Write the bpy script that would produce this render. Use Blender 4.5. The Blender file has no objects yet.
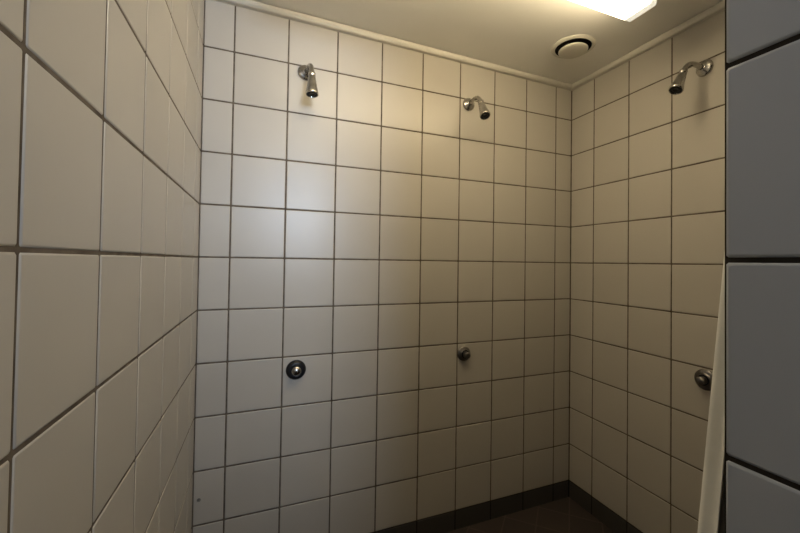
import bpy, bmesh, math, random
from mathutils import Vector, Matrix

random.seed(7)
S = bpy.context.scene
COL = S.collection
PI = math.pi

# ------------------------------------------------------------------ measures
XL, XR, YB = -0.2214, 1.5943, 1.5991      # tile faces: left, right, back wall
YREAR = -1.80                              # wall behind the viewer
Z0 = 1.292                                 # height of the joint row at eye level
TILE, GROUT = 0.2, 0.0046
PX, PY0, PY1 = 0.439, 0.100, 0.2335         # partition end face, its depth range
ROWS = [Z0 + k * TILE for k in range(-6, 5)]
ZBASE = ROWS[0]                            # top of the dark plinth


def zc(x, y):                              # the ceiling hangs very slightly out of level
    return Z0 + 0.990 + (XR - x) * 0.009 - (YB - y) * 0.010


# ------------------------------------------------------------------ helpers
def obj(name, bm, mats, parent=None, loc=None, rot=None, smooth=False):
    me = bpy.data.meshes.new(name)
    bm.normal_update()
    bm.to_mesh(me)
    bm.free()
    for m in (mats if isinstance(mats, (list, tuple)) else [mats]):
        me.materials.append(m)
    if smooth:
        for p in me.polygons:
            p.use_smooth = True
    o = bpy.data.objects.new(name, me)
    COL.objects.link(o)
    if parent:
        o.parent = parent
    if loc is not None:
        o.location = loc
    if rot is not None:
        o.rotation_euler = rot
    return o


def tag(o, label, cat=None, group=None, kind=None):
    o['label'] = label
    if cat:
        o['category'] = cat
    if group:
        o['group'] = group
    if kind:
        o['kind'] = kind
    return o


def thing(name, label, cat, loc=(0, 0, 0), rot=(0, 0, 0), group=None):
    o = bpy.data.objects.new(name, None)
    COL.objects.link(o)
    o.empty_display_size = 0.05
    o.location = loc
    o.rotation_euler = rot
    return tag(o, label, cat, group)


def copy_tree(o, parent=None):
    c = o.copy()
    COL.objects.link(c)
    if parent:
        c.parent = parent
    for ch in list(o.children):
        copy_tree(ch, c)
    return c


def add_box(bm, lo, hi, mi=0):
    vs = [bm.verts.new((x, y, z)) for x in (lo[0], hi[0]) for y in (lo[1], hi[1]) for z in (lo[2], hi[2])]
    fs = []
    for q in ((0, 1, 3, 2), (4, 6, 7, 5), (0, 4, 5, 1), (2, 3, 7, 6), (0, 2, 6, 4), (1, 5, 7, 3)):
        f = bm.faces.new([vs[i] for i in q])
        f.material_index = mi
        fs.append(f)
    return vs, fs


def bevel(bm, r, seg=2):
    bmesh.ops.bevel(bm, geom=list(bm.edges), offset=r, segments=seg, profile=0.5, affect='EDGES')


def add_lathe(bm, prof, n=48, mi=0, M=None, flags=None):
    """revolve (r, z) points about z; a radius of 0 closes the end"""
    M = M or Matrix.Identity(4)
    rings = []
    for r, z in prof:
        if r < 1e-7:
            rings.append([bm.verts.new(M @ Vector((0, 0, z)))])
        else:
            rings.append([bm.verts.new(M @ Vector((r * math.cos(2 * PI * i / n), r * math.sin(2 * PI * i / n), z)))
                          for i in range(n)])
    for k in range(len(rings) - 1):
        a, b = rings[k], rings[k + 1]
        m = mi if flags is None else flags[k]
        for i in range(n):
            j = (i + 1) % n
            if len(a) == 1 and len(b) == 1:
                continue
            if len(a) == 1:
                f = bm.faces.new((a[0], b[j], b[i]))
            elif len(b) == 1:
                f = bm.faces.new((a[i], a[j], b[0]))
            else:
                f = bm.faces.new((a[i], a[j], b[j], b[i]))
            f.material_index = m
            f.smooth = True
    bmesh.ops.recalc_face_normals(bm, faces=list(bm.faces))


def add_tube(bm, pts, radii, n=20, cap=True):
    pts = [Vector(p) for p in pts]
    if not isinstance(radii, (list, tuple)):
        radii = [radii] * len(pts)
    rings = []
    side = None
    for i, p in enumerate(pts):
        t = (pts[min(i + 1, len(pts) - 1)] - pts[max(i - 1, 0)]).normalized()
        if side is None:
            side = t.orthogonal().normalized()
        side = (side - t * side.dot(t)).normalized()
        up = t.cross(side)
        rings.append([bm.verts.new(p + (side * math.cos(2 * PI * k / n) + up * math.sin(2 * PI * k / n)) * radii[i])
                      for k in range(n)])
    for a, b in zip(rings, rings[1:]):
        for k in range(n):
            f = bm.faces.new((a[k], a[(k + 1) % n], b[(k + 1) % n], b[k]))
            f.smooth = True
    if cap:
        bm.faces.new(list(reversed(rings[0])))
        bm.faces.new(rings[-1])
    bmesh.ops.recalc_face_normals(bm, faces=list(bm.faces))


def bez(p0, p1, p2, p3, n):
    p0, p1, p2, p3 = map(Vector, (p0, p1, p2, p3))
    return [(1 - t) ** 3 * p0 + 3 * (1 - t) ** 2 * t * p1 + 3 * (1 - t) * t * t * p2 + t ** 3 * p3
            for t in [i / n for i in range(n + 1)]]


# ------------------------------------------------------------------ materials
def mat(name, base, rough=0.5, metal=0.0, spec=0.5, **kw):
    m = bpy.data.materials.new(name)
    m.use_nodes = True
    b = m.node_tree.nodes['Principled BSDF']
    b.inputs['Base Color'].default_value = (*base, 1)
    b.inputs['Roughness'].default_value = rough
    b.inputs['Metallic'].default_value = metal
    b.inputs['Specular IOR Level'].default_value = spec
    for k, v in kw.items():
        b.inputs[k.replace('_', ' ')].default_value = v
    return m


def noise_mix(m, c1, c2, scale, island=False, detail=4.0, lo=0.35, hi=0.65):
    """vary the base colour between two tones by noise (and by loose piece)"""
    nt = m.node_tree
    b = nt.nodes['Principled BSDF']
    tc = nt.nodes.new('ShaderNodeTexCoord')
    nz = nt.nodes.new('ShaderNodeTexNoise')
    nz.inputs['Scale'].default_value = scale
    nz.inputs['Detail'].default_value = detail
    nt.links.new(tc.outputs['Object'], nz.inputs['Vector'])
    mr = nt.nodes.new('ShaderNodeMapRange')
    mr.inputs['From Min'].default_value = lo
    mr.inputs['From Max'].default_value = hi
    nt.links.new(nz.outputs['Fac'], mr.inputs['Value'])
    fac = mr.outputs['Result']
    if island:
        g = nt.nodes.new('ShaderNodeNewGeometry')
        mm = nt.nodes.new('ShaderNodeMath')
        mm.operation = 'MULTIPLY_ADD'
        mm.inputs[1].default_value = 0.7
        nt.links.new(g.outputs['Random Per Island'], mm.inputs[0])
        m2 = nt.nodes.new('ShaderNodeMath')
        m2.operation = 'MULTIPLY'
        m2.inputs[1].default_value = 0.3
        nt.links.new(fac, m2.inputs[0])
        nt.links.new(m2.outputs[0], mm.inputs[2])
        fac = mm.outputs[0]
    mx = nt.nodes.new('ShaderNodeMix')
    mx.data_type = 'RGBA'
    mx.inputs[6].default_value = (*c1, 1)
    mx.inputs[7].default_value = (*c2, 1)
    nt.links.new(fac, mx.inputs[0])
    nt.links.new(mx.outputs[2], b.inputs['Base Color'])
    return m


def bump(m, scale, strength, dist=0.001, detail=3.0):
    nt = m.node_tree
    b = nt.nodes['Principled BSDF']
    tc = nt.nodes.new('ShaderNodeTexCoord')
    nz = nt.nodes.new('ShaderNodeTexNoise')
    nz.inputs['Scale'].default_value = scale
    nz.inputs['Detail'].default_value = detail
    nt.links.new(tc.outputs['Object'], nz.inputs['Vector'])
    bp = nt.nodes.new('ShaderNodeBump')
    bp.inputs['Strength'].default_value = strength
    bp.inputs['Distance'].default_value = dist
    nt.links.new(nz.outputs['Fac'], bp.inputs['Height'])
    nt.links.new(bp.outputs['Normal'], b.inputs['Normal'])
    return m


M = {}
M['glaze'] = bump(noise_mix(mat('cream_glazed_tile', (.5, .47, .42), .33, 0, .42),
                            (.48, .445, .39), (.52, .485, .43), 6, True), 90, .10, .0006)
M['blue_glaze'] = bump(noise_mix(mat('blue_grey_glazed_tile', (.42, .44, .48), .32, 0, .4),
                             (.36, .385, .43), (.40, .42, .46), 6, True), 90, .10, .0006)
M['grout'] = noise_mix(mat('brown_grout', (.1, .08, .06), .9, 0, .2), (.10, .078, .058), (.17, .138, .108), 25)
M['dark_grout'] = noise_mix(mat('blackened_grout', (.03, .025, .02), .9, 0, .1), (.022, .018, .014), (.04, .034, .028), 25)
M['plinth'] = noise_mix(mat('anthracite_plinth_tile', (.03, .028, .026), .5, 0, .3),
                        (.052, .046, .041), (.062, .056, .050), 8, True)
M['plinth_joint'] = mat('plinth_joint', (.018, .016, .015), .9, 0, .2)
M['ceil'] = bump(noise_mix(mat('ceiling_paint', (.6, .58, .53), .75, 0, .3), (.86, .84, .79), (.90, .88, .83), 3), 160, .06)
M['trim'] = mat('painted_wood_trim', (.66, .63, .56), .45)
M['plaster'] = bump(mat('white_plaster', (.5, .5, .5), .8), 120, .08)
M['chrome'] = bump(noise_mix(mat('worn_chrome', (.62, .60, .57), .22, 1.0), (.42, .405, .38), (.56, .54, .51), 40), 60, .05, .0004)
M['chrome_dull'] = bump(noise_mix(mat('limed_chrome', (.3,.28,.26), .34, 1.0), (.20, .185, .17), (.32, .30, .28), 60), 80, .08, .0004)
M['rubber'] = mat('black_rubber_spray_face', (.012, .012, .012), .55)
M['black_metal'] = mat('black_lacquered_metal', (.010, .010, .012), .35, 0, .35)
M['dark'] = mat('painted_throat_shade', (.012, .010, .008), .9, 0, .1)
M['vent'] = mat('cream_enamel', (.66, .63, .55), .4)
M['lamp_metal'] = mat('lamp_tray_enamel', (.75, .74, .7), .45)
M['vinyl'] = bump(noise_mix(mat('white_vinyl_curtain', (.72, .71, .66), .5, 0, .4), (.66, .65, .60), (.74, .73, .69), 9), 22, .25, .004)
M['cap'] = mat('grey_plug_rim', (.20, .19, .18), .5)


def emit(name, col, strength, base=(.85, .85, .82)):
    m = mat(name, base, .35)
    b = m.node_tree.nodes['Principled BSDF']
    b.inputs['Emission Color'].default_value = (*col, 1)
    b.inputs['Emission Strength'].default_value = strength
    return m


LAMP_COL = (1.0, .82, .52)
M['diffuser'] = emit('lit_diffuser', LAMP_COL, 13.5)
M['diffuser_end'] = emit('lit_diffuser_end', (1.0, .93, .74), .75)


def floor_material():
    m = mat('red_brown_floor_tile', (.05, .03, .022), .55, 0, .3)
    nt = m.node_tree
    b = nt.nodes['Principled BSDF']
    tc = nt.nodes.new('ShaderNodeTexCoord')
    mp = nt.nodes.new('ShaderNodeMapping')
    mp.inputs['Rotation'].default_value = (0, 0, PI / 4)
    nt.links.new(tc.outputs['Object'], mp.inputs['Vector'])
    br = nt.nodes.new('ShaderNodeTexBrick')
    br.offset = 0.0
    br.inputs['Scale'].default_value = 1.0
    br.inputs['Brick Width'].default_value = .15
    br.inputs['Row Height'].default_value = .15
    br.inputs['Mortar Size'].default_value = .003
    br.inputs['Color1'].default_value = (.055, .041, .035, 1)
    br.inputs['Color2'].default_value = (.047, .036, .031, 1)
    br.inputs['Mortar'].default_value = (.080, .062, .050, 1)
    nt.links.new(mp.outputs[0], br.inputs['Vector'])
    nt.links.new(br.outputs['Color'], b.inputs['Base Color'])
    bp = nt.nodes.new('ShaderNodeBump')
    bp.invert = True
    bp.inputs['Strength'].default_value = .5
    bp.inputs['Distance'].default_value = .002
    nt.links.new(br.outputs['Fac'], bp.inputs['Height'])
    nt.links.new(bp.outputs['Normal'], b.inputs['Normal'])
    return m


M['floor'] = floor_material()


# ------------------------------------------------------------------ tiled walls
def add_tile(bm, frame, u0, u1, v0, v1, mi=0, r=.0032, depth=.0045, tilt=.0022, lift=.0003):
    """one pressed tile with rounded edges; frame(u, v, w) -> world, w out of the wall"""
    du, dv = random.uniform(-tilt, tilt), random.uniform(-tilt, tilt)
    dw = random.uniform(-lift, 0)
    cu, cv = (u0 + u1) / 2, (v0 + v1) / 2

    def ring(inset, w, c):
        a0, a1, b0, b1 = u0 + inset, u1 - inset, v0 + inset, v1 - inset
        pts = [(a0 + c, b0), (a1 - c, b0), (a1, b0 + c), (a1, b1 - c), (a1 - c, b1), (a0 + c, b1), (a0, b1 - c), (a0, b0 + c)]
        return [bm.verts.new(frame(u, v, w + dw + du * (u - cu) + dv * (v - cv))) for u, v in pts]

    rs = [ring(0, -depth, .0018)]
    for k in range(4):
        a = k / 3 * PI / 2
        rs.append(ring(r * (1 - math.sin(a)) if False else r * (1 - math.cos(a)), -r + r * math.sin(a), .0018))
    for a, b in zip(rs, rs[1:]):
        for i in range(8):
            j = (i + 1) % 8
            f = bm.faces.new((a[i], a[j], b[j], b[i]))
            f.material_index = mi
            f.smooth = True
    f = bm.faces.new(rs[-1])
    f.material_index = mi


def cells(lo, hi, joints):
    js = sorted(j for j in joints if lo + .012 < j < hi - .012)
    ed = [lo] + js + [hi]
    return list(zip(ed, ed[1:]))


def tiled(name, frame, urange, ujoints, vrange, vjoints, mats, thick=.10, end_u=(.0022, .0022), slab_u=None, holes=None, sink=.0016):
    bm = bmesh.new()
    su0, su1 = slab_u or urange
    vs = []
    for u in (su0, su1):
        for v in vrange:
            for w in (-thick, -sink):
                vs.append(bm.verts.new(frame(u, v, w)))
    for q in ((0, 1, 3, 2), (4, 6, 7, 5), (0, 4, 5, 1), (2, 3, 7, 6), (0, 2, 6, 4), (1, 5, 7, 3)):
        bm.faces.new([vs[i] for i in q]).material_index = 1
    g = GROUT / 2
    for a, b in cells(*urange, ujoints):
        for c, d in cells(*vrange, vjoints):
            add_tile(bm, frame, a + (g if a > urange[0] else end_u[0]), b - (g if b < urange[1] else end_u[1]),
                     c + g, d - g)
    bmesh.ops.recalc_face_normals(bm, faces=list(bm.faces))
    return obj(name, bm, mats)


def grid(start, step, lo, hi):
    k = math.floor((lo - start) / step)
    out = []
    while start + k * step < hi:
        if start + k * step > lo:
            out.append(start + k * step)
        k += 1
    return out


TOP = Z0 + 1.04
fr_back = lambda u, v, w: (u, YB - w, v)
fr_left = lambda u, v, w: (XL + w, u, v)
fr_right = lambda u, v, w: (XR - w, u, v)
UB = grid(-.1158, TILE, XL, XR)
ULE = grid(YB - .1132, TILE, YREAR, YB)
URI = grid(YB - .1528, TILE, YREAR, YB)
VJ = ROWS[1:]
wm = [M['glaze'], M['grout']]

o = tiled('wall_back', fr_back, (XL, XR), UB, (ZBASE, TOP), VJ, wm, slab_u=(XL - .1, XR + .1))
tag(o, 'cream tiled back wall carrying two of the shower heads', 'wall', kind='structure')
o = tiled('wall_left', fr_left, (YREAR, YB), ULE, (ZBASE, TOP), VJ, wm)
tag(o, 'cream tiled wall close by on the left of the photo', 'wall', kind='structure')
o = tiled('wall_right', fr_right, (YREAR, YB), URI, (ZBASE, TOP), VJ, wm)
tag(o, 'cream tiled wall at the far right with one shower head', 'wall', kind='structure')


# the partition beside the viewer: core, then tiles on its end and both faces
def partition():
    bm = bmesh.new()
    add_box(bm, (PX + .0022, PY0 + .0022, 0), (XR, PY1 + .0018, TOP), 1)
    g = GROUT / 2
    rows = cells(ZBASE - TILE, TOP, [ZBASE] + VJ)
    fe = lambda u, v, w: (PX + w * -1, u, v)
    ff = lambda u, v, w: (u, PY0 - w, v)
    for c, d in rows:
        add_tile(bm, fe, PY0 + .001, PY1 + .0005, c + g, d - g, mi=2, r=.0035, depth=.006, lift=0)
        for a, b in cells(PX + .008, XR - .002, grid(PX + .2, TILE, PX, XR)):
            add_tile(bm, ff, a + g, b - g, c + g, d - g)
    bmesh.ops.recalc_face_normals(bm, faces=list(bm.faces))
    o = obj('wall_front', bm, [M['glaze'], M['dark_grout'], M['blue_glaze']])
    tag(o, 'tiled end of the partition wall at the right edge of the photo', 'wall', kind='structure')


partition()

# dark plinth tiles along the floor
for name, fr, rng, uj, lab in (
        ('baseboard_back', fr_back, (XL, XR), UB, 'black tiled plinth along the foot of the back wall'),
        ('baseboard_left', fr_left, (YREAR, YB), ULE, 'black tiled plinth along the foot of the left wall'),
        ('baseboard_right', fr_right, (YREAR, YB), URI, 'black tiled plinth along the foot of the right wall')):
    o = tiled(name, fr, rng, uj, (-.02, ZBASE), [], [M['plinth'], M['plinth_joint']],
              slab_u=(XL - .1, XR + .1) if name.endswith('back') else None)
    tag(o, lab, 'plinth', kind='structure')

# floor and ceiling
bm = bmesh.new()
add_box(bm, (XL - .1, YREAR - .1, -.12), (XR + .1, YB + .1, 0))
tag(obj('floor', bm, M['floor']), 'dark red-brown tiled shower floor', 'floor', kind='structure')

bm = bmesh.new()
c = [(XL - .1, YREAR - .1), (XR + .1, YREAR - .1), (XR + .1, YB + .1), (XL - .1, YB + .1)]
lo = [bm.verts.new((x, y, zc(x, y))) for x, y in c]
hi = [bm.verts.new((x, y, zc(x, y) + .12)) for x, y in c]
bm.faces.new(list(reversed(lo)))
bm.faces.new(hi)
for i in range(4):
    j = (i + 1) % 4
    bm.faces.new((lo[i], lo[j], hi[j], hi[i]))
bmesh.ops.recalc_face_normals(bm, faces=list(bm.faces))
tag(obj('ceiling', bm, M['ceil']), 'plain painted ceiling over the showers', 'ceiling', kind='structure')


# ceiling trim: a rounded painted lath in the angle of wall and ceiling
def trim(name, a, b, nrm, label):
    """a, b: wall line ends (x, y); nrm: direction into the room"""
    prof = [(0, -.0245), (.018, -.0245), (.0230, -.0235), (.0270, -.0205), (.0288, -.015), (.0292, -.0036), (.018, -.0036), (.018, .004), (0, .004)]
    bm = bmesh.new()
    rings = []
    A, B = Vector(a), Vector(b)
    d = (B - A).normalized()
    for P, sg in ((A, 1), (B, -1)):
        ring = []
        for t, z in prof:
            q = P + Vector(nrm) * t + d * sg * t       # mitred ends
            ring.append(bm.verts.new((q.x, q.y, zc(q.x, q.y) + z)))
        rings.append(ring)
    n = len(prof)
    for i in range(n):
        j = (i + 1) % n
        f = bm.faces.new((rings[0][i], rings[0][j], rings[1][j], rings[1][i]))
        f.smooth = 0 < i < 4
    bm.faces.new(rings[0])
    bm.faces.new(list(reversed(rings[1])))
    bmesh.ops.recalc_face_normals(bm, faces=list(bm.faces))
    tag(obj(name, bm, M['trim']), label, 'trim', kind='structure')


trim('trim_1', (XL, YB), (XR, YB), (0, -1), 'painted lath between the ceiling and the back wall')
trim('trim_2', (XR, YB), (XR, PY1), (-1, 0), 'painted lath between the ceiling and the right wall')
trim('trim_3', (XL, YREAR), (XL, YB), (1, 0), 'painted lath between the ceiling and the left wall')

# wall behind the viewer with its window opening
WX0, WX1, WZ0, WZ1 = .08, .82, Z0 + .28, Z0 + .93
bm = bmesh.new()
for lo_, hi_ in (((XL - .1, YREAR - .1, 0), (WX0, YREAR, TOP)), ((WX1, YREAR - .1, 0), (XR + .1, YREAR, TOP)),
                 ((WX0, YREAR - .1, 0), (WX1, YREAR, WZ0)), ((WX0, YREAR - .1, WZ1), (WX1, YREAR, TOP))):
    add_box(bm, lo_, hi_)
tag(obj('wall_rear', bm, M['plaster']), 'white plastered wall behind the viewer, with a window', 'wall', kind='structure')
bm = bmesh.new()
fw_ = .035
for lo_, hi_ in (((WX0, YREAR - .07, WZ0), (WX0 + fw_, YREAR - .02, WZ1)), ((WX1 - fw_, YREAR - .07, WZ0), (WX1, YREAR - .02, WZ1)),
                 ((WX0 + fw_, YREAR - .07, WZ0), (WX1 - fw_, YREAR - .02, WZ0 + fw_)), ((WX0 + fw_, YREAR - .07, WZ1 - fw_), (WX1 - fw_, YREAR - .02, WZ1))):
    add_box(bm, lo_, hi_)
tag(obj('window_1', bm, M['trim']), 'white window frame in the wall behind the viewer', 'window', kind='structure')


# ------------------------------------------------------------------ shower heads
def make_shower_head(name, label, aim, arm, neck):
    """local -y points out of the wall, z up; origin on the wall"""
    root = thing(name, label, 'shower head')
    out = Matrix.Rotation(PI / 2, 4, 'X')                # lathe z -> -y
    bm = bmesh.new()
    add_lathe(bm, [(0, 0), (.0315, 0), (.0318, .003), (.0300, .0075), (.0240, .0110), (.0165, .0130), (.0135, .0165), (.0115, .0185), (0, .0185)], 48, M=out)
    obj('wall_flange', bm, M['chrome'], root)
    bm = bmesh.new()
    path = [Vector((0, -.010, -.001))] + bez(*arm, 16)
    add_tube(bm, path, [.0098] * len(path), 20)
    obj('pipe_arm', bm, M['chrome'], root)
    hd = Vector((0, -math.sin(aim), -math.cos(aim)))
    p = Vector(neck)
    H = Matrix.Translation(p) @ hd.to_track_quat('Z', 'X').to_matrix().to_4x4()
    bm = bmesh.new()
    add_lathe(bm, [(0, -.002), (.0118, -.002), (.0138, .001), (.0138, .012), (.0125, .0135), (.0125, .0155), (.0145, .018), (.0160, .030), (.0180, .047), (.0205, .062),
                   (.0232, .076), (.0243, .081), (.0248, .086), (.0240, .0900), (.0220, .0905), (.0210, .088), (.0208, .082), (0, .082)], 48, M=H)
    b = obj('bell', bm, M['chrome'], root)
    bm = bmesh.new()
    add_lathe(bm, [(0, .081), (.0206, .081), (.0207, .0855), (.0185, .0870), (.0180, .0856), (.0135, .0856), (.0130, .0872), (.0085, .0876), (.0080, .0865), (0, .0865)], 40, M=H)
    f = obj('spray_face', bm, M['rubber'], root)
    f['label'] = 'black recessed spray face'
    return root


HZ = Z0 + .770
h1 = make_shower_head('wall_shower', 'small chrome shower head on the back wall, nearer the left wall, aimed straight down', .12,
                      ((0, -.025, 0), (0, -.075, .005), (0, -.100, -.006), (0, -.1085, -.052)), (0, -.1075, -.047))
h1.location = (.152, YB, HZ + .002)
h1.rotation_euler = (0, 0, .13)
h1['group'] = 'wall shower heads'
h2 = make_shower_head('wall_shower', '', .46,
                      ((0, -.028, .002), (0, -.078, .013), (0, -.094, .000), (0, -.1155, -.036)), (0, -.1125, -.030))
h2['group'] = 'wall shower heads'
h2.location = (.930, YB, HZ + .004)
h2.rotation_euler = (0, 0, 0)
h2['label'] = 'small chrome shower head on the back wall, nearer the far right corner'
h3 = copy_tree(h2)
h3.location = (XR, .918, HZ - .001)
h3.rotation_euler = (0, 0, -PI / 2 - .09)
h3['label'] = 'chrome shower head with bent arm on the right wall, beside the partition'


# ------------------------------------------------------------------ push valves
OUT = Matrix.Rotation(PI / 2, 4, 'X')


def make_valve(name, label, R, dark):
    root = thing(name, label, 'shower valve', group='push valves')
    bm = bmesh.new()
    if dark:
        add_lathe(bm, [(0, 0), (R, 0), (R, .004), (R * .95, .010), (R * .80, .0155), (.023, .018), (.0215, .017), (0, .016)], 56, M=OUT)
        obj('flange', bm, M['black_metal'], root)['label'] = 'black round flange'
        bm = bmesh.new()
        add_lathe(bm, [(.0195, .014), (.0195, .023), (.0185, .0265), (.0155, .0300), (.010, .0330), (.004, .0345), (0, .0347)], 40, M=OUT)
        obj('push_button', bm, M['chrome'], root)['label'] = 'domed chrome push button'
    else:
        add_lathe(bm, [(0, 0), (R, 0), (R * 1.01, .004), (R * .98, .0070), (R * .90, .0095), (R * .74, .0112), (.0225, .0125), (.0210, .0160), (.0205, .0155), (0, .0150)], 56, M=OUT)
        obj('flange', bm, M['chrome_dull'], root)
        bm = bmesh.new()
        add_lathe(bm, [(.0195, .015), (.0195, .0210), (.0178, .0222), (.0165, .0215), (.0165, .015)], 40, M=OUT)
        obj('collar', bm, M['black_metal'], root)['label'] = 'dark collar ring'
        bm = bmesh.new()
        add_lathe(bm, [(.0150, .014), (.0150, .040), (.0143, .0425), (.0120, .0440), (.006, .0448), (0, .0450)], 40, M=OUT)
        obj('push_button', bm, M['chrome_dull'], root)
    return root


v1 = make_valve('shower_valve', 'round black shower valve with a chrome dome, on the back wall nearer the left', .0395, True)
v1.location = (.137, YB, Z0 - .454)
v2 = make_valve('shower_valve', 'small dull chrome push valve on the back wall nearer the right corner', .0350, False)
v2.location = (.920, YB, Z0 - .450)
v3 = make_valve('shower_valve', 'dull chrome push valve on the right wall, half behind the white curtain', .0400, False)
v3.location = (XR, .912, Z0 - .444)
v3.rotation_euler = (0, 0, -PI / 2)

# small plugged screw hole low on the back wall
sp = thing('wall_plug', 'tiny round plugged screw hole low on the back wall beside the left corner', 'wall plug', (-.201, YB + .0004, Z0 - .906))
bm = bmesh.new()
add_lathe(bm, [(.0030, .0), (.0066, 0), (.0068, .0010), (.0058, .0022), (.0042, .0023), (.0036, .0012)], 28, M=OUT)
obj('rim', bm, M['cap'], sp)
bm = bmesh.new()
add_lathe(bm, [(.0036, .0002), (.0034, .0012), (.0012, .0016), (0, .0016)], 24, M=OUT)
obj('screw', bm, M['chrome_dull'], sp)


# ------------------------------------------------------------------ ceiling valve
VX, VY = 1.302, 1.300
vt = thing('ceiling_vent', 'round cream air vent set in the ceiling near the far corner', 'vent', (VX, VY, zc(VX, VY)))
bm = bmesh.new()
add_lathe(bm, [(.0945, .002), (.0955, -.0010), (.0935, -.0035), (.0885, -.0060), (.0835, -.0085), (.0805, -.0090), (.0785, -.0075), (.0778, -.004), (.0775, .002)], 72)
obj('collar_ring', bm, M['vent'], vt)
bm = bmesh.new()
add_lathe(bm, [(0, -.0004), (.0779, -.0004), (.0776, -.0062), (.0770, -.0062), (.0765, -.0016), (0, -.0016)], 72)  # closed disc at ceiling level, coloured dark for the shade of an open throat
obj('throat', bm, M['dark'], vt)['label'] = 'dark disc painted as the shade in the vent throat'
bm = bmesh.new()
add_lathe(bm, [(0, -.013), (.052, -.013), (.0610, -.0145), (.0635, -.0170), (.0632, -.0205), (.0605, -.0232), (.045, -.0248), (.020, -.0256), (0, -.0257)], 72)
pl = obj('valve_plate', bm, M['vent'], vt)
bm = bmesh.new()
add_lathe(bm, [(0, -.001), (.006, -.001), (.006, -.0135), (0, -.0135)], 16)
obj('stem', bm, M['chrome_dull'], vt)

# ------------------------------------------------------------------ ceiling lamp
LX0, LX1, LY0, LY1, LZ = .030, 1.252, .874, .980, Z0 + .898
lc = ((LX0 + LX1) / 2, (LY0 + LY1) / 2)
lz1 = zc(*lc)
lamp = thing('ceiling_lamp', 'long lit fluorescent lamp with white diffuser on the ceiling', 'ceiling lamp', (lc[0], lc[1], lz1))
hx, hy, hz = (LX1 - LX0) / 2, (LY1 - LY0) / 2, LZ - lz1
EC = .028
bm = bmesh.new()
add_box(bm, (-hx, -hy + .001, -.021), (hx, hy - .001, .007))
obj('tray', bm, M['lamp_metal'], lamp)


def lamp_section(bm, x0, x1, capped):
    """rounded trough section; capped: ends to close"""
    r = .007
    prof = [(-hy, -.0215)] + [(-hy + r - r * math.cos(a), hz + r - r * math.sin(a)) for a in [k * PI / 12 for k in range(7)]]
    prof = prof + [(-y, z) for y, z in reversed(prof)]
    rings = [[bm.verts.new((x, y, z)) for y, z in prof] for x in (x0, x1)]
    n = len(prof)
    for i in range(n):
        j = (i + 1) % n
        f = bm.faces.new((rings[0][i], rings[0][j], rings[1][j], rings[1][i]))
        f.smooth = i not in (0, n - 2, n - 1)
    bm.faces.new(rings[0])
    bm.faces.new(list(reversed(rings[1])))
    bmesh.ops.recalc_face_normals(bm, faces=list(bm.faces))


bm = bmesh.new()
lamp_section(bm, -hx + EC, hx - EC, False)
obj('diffuser', bm, M['diffuser'], lamp)['label'] = 'glowing white diffuser'
for s in (-1, 1):
    bm = bmesh.new()
    lamp_section(bm, min(s * hx, s * (hx - EC + .0005)), max(s * hx, s * (hx - EC + .0005)), True)
    obj('end_cap', bm, M['diffuser_end'], lamp)

# ------------------------------------------------------------------ shower curtain and its rail
RZ, RY = Z0 + .70, .306
rl = thing('curtain_rail', 'thin metal curtain rail hidden behind the partition', 'curtain rail', (XR, RY, RZ))
bm = bmesh.new()
add_tube(bm, [(.64 - XR, 0, 0), (-.004, 0, 0)], .0095, 16)
obj('rail', bm, M['chrome'], rl)
bm = bmesh.new()
add_lathe(bm, [(0, 0), (.028, 0), (.028, .004), (.014, .010), (.0105, .016), (0, .016)], 32, M=Matrix.Rotation(-PI / 2, 4, 'Y'))
obj('wall_flange', bm, M['chrome'], rl)
bm = bmesh.new()
add_tube(bm, [(.655 - XR, 0, .006), (.655 - XR, 0, zc(.655, RY) - RZ)], .006, 12)
obj('ceiling_hanger', bm, M['chrome'], rl)


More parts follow.
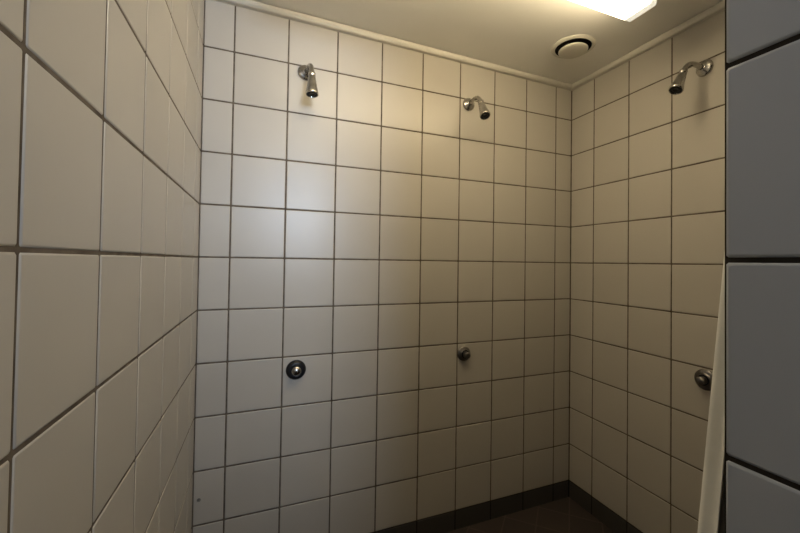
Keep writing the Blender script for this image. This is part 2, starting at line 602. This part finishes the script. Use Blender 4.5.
def curtain():
    bm = bmesh.new()
    NU, NV = 140, 40
    ztop, zbot = RZ - .012, .10
    rows = []
    for j in range(NV + 1):
        t = j / NV
        z = ztop + (zbot - ztop) * t
        xl = EDGE0 + EDGE1 * (z - Z0)
        w = .17 + .13 * t
        row = []
        for i in range(NU + 1):
            s = i / NU
            ph = s * 2 * PI * 2.8 + .3 * math.sin(3 * t)
            amp = (.012 + .010 * t)
            y = RY + amp * -math.cos(ph) + .004 * math.sin(7 * s + 2 * t)
            x = xl + s * w + .010 * math.sin(2 * ph) * (.5 + .5 * t)
            row.append(bm.verts.new((x, y, z)))
        rows.append(row)
    for a, b in zip(rows, rows[1:]):
        for i in range(NU):
            f = bm.faces.new((a[i], a[i + 1], b[i + 1], b[i]))
            f.smooth = True
    o = obj('shower_curtain', bm, M['vinyl'])
    so = o.modifiers.new('thickness', 'SOLIDIFY')
    so.thickness = .0012
    tag(o, 'white vinyl shower curtain bunched behind the partition, one fold peeping out', 'shower curtain')


EDGE0, EDGE1 = .581, .155
curtain()

# ------------------------------------------------------------------ light
L = bpy.data.lights.new('daylight_at_window', 'AREA')
L.shape = 'RECTANGLE'
L.size, L.size_y = WX1 - WX0 - .07, WZ1 - WZ0 - .07
L.energy = 9.0
L.color = (.67, .80, 1.0)
L.spread = math.radians(66)
lo_ = bpy.data.objects.new('daylight_at_window', L)
COL.objects.link(lo_)
lo_.location = ((WX0 + WX1) / 2, YREAR - .085, (WZ0 + WZ1) / 2)
lo_.rotation_euler = (PI / 2, 0, 0)

W = bpy.data.worlds.new('World')
S.world = W
W.use_nodes = True
W.node_tree.nodes['Background'].inputs[0].default_value = (.55, .65, .8, 1)
W.node_tree.nodes['Background'].inputs[1].default_value = .3

# ------------------------------------------------------------------ camera
cam = bpy.data.cameras.new('camera')
cam.sensor_width = 36
cam.lens = 373.05 / 800 * 36
cam.shift_x = (400 - 413.64) / 800
cam.shift_y = -(266.5 - 255.58) / 800
cam.clip_start = .01
co = bpy.data.objects.new('camera', cam)
COL.objects.link(co)
yw, pt, rl_ = [math.radians(a) for a in (22.097, .9521, .8243)]
fwd = Vector((math.sin(yw) * math.cos(pt), math.cos(yw) * math.cos(pt), math.sin(pt)))
rgt = Vector((math.cos(yw), -math.sin(yw), 0))
up = rgt.cross(fwd)
r2 = rgt * math.cos(rl_) + up * math.sin(rl_)
u2 = up * math.cos(rl_) - rgt * math.sin(rl_)
Mx = Matrix((r2, u2, -fwd)).transposed().to_4x4()
Mx.translation = (0, 0, Z0 - .0064)
co.matrix_world = Mx
S.camera = co

S.view_settings.view_transform = 'Standard'
S.view_settings.look = 'None'
S.view_settings.exposure = 0
S.view_settings.gamma = 1
S.view_settings.use_curve_mapping = False
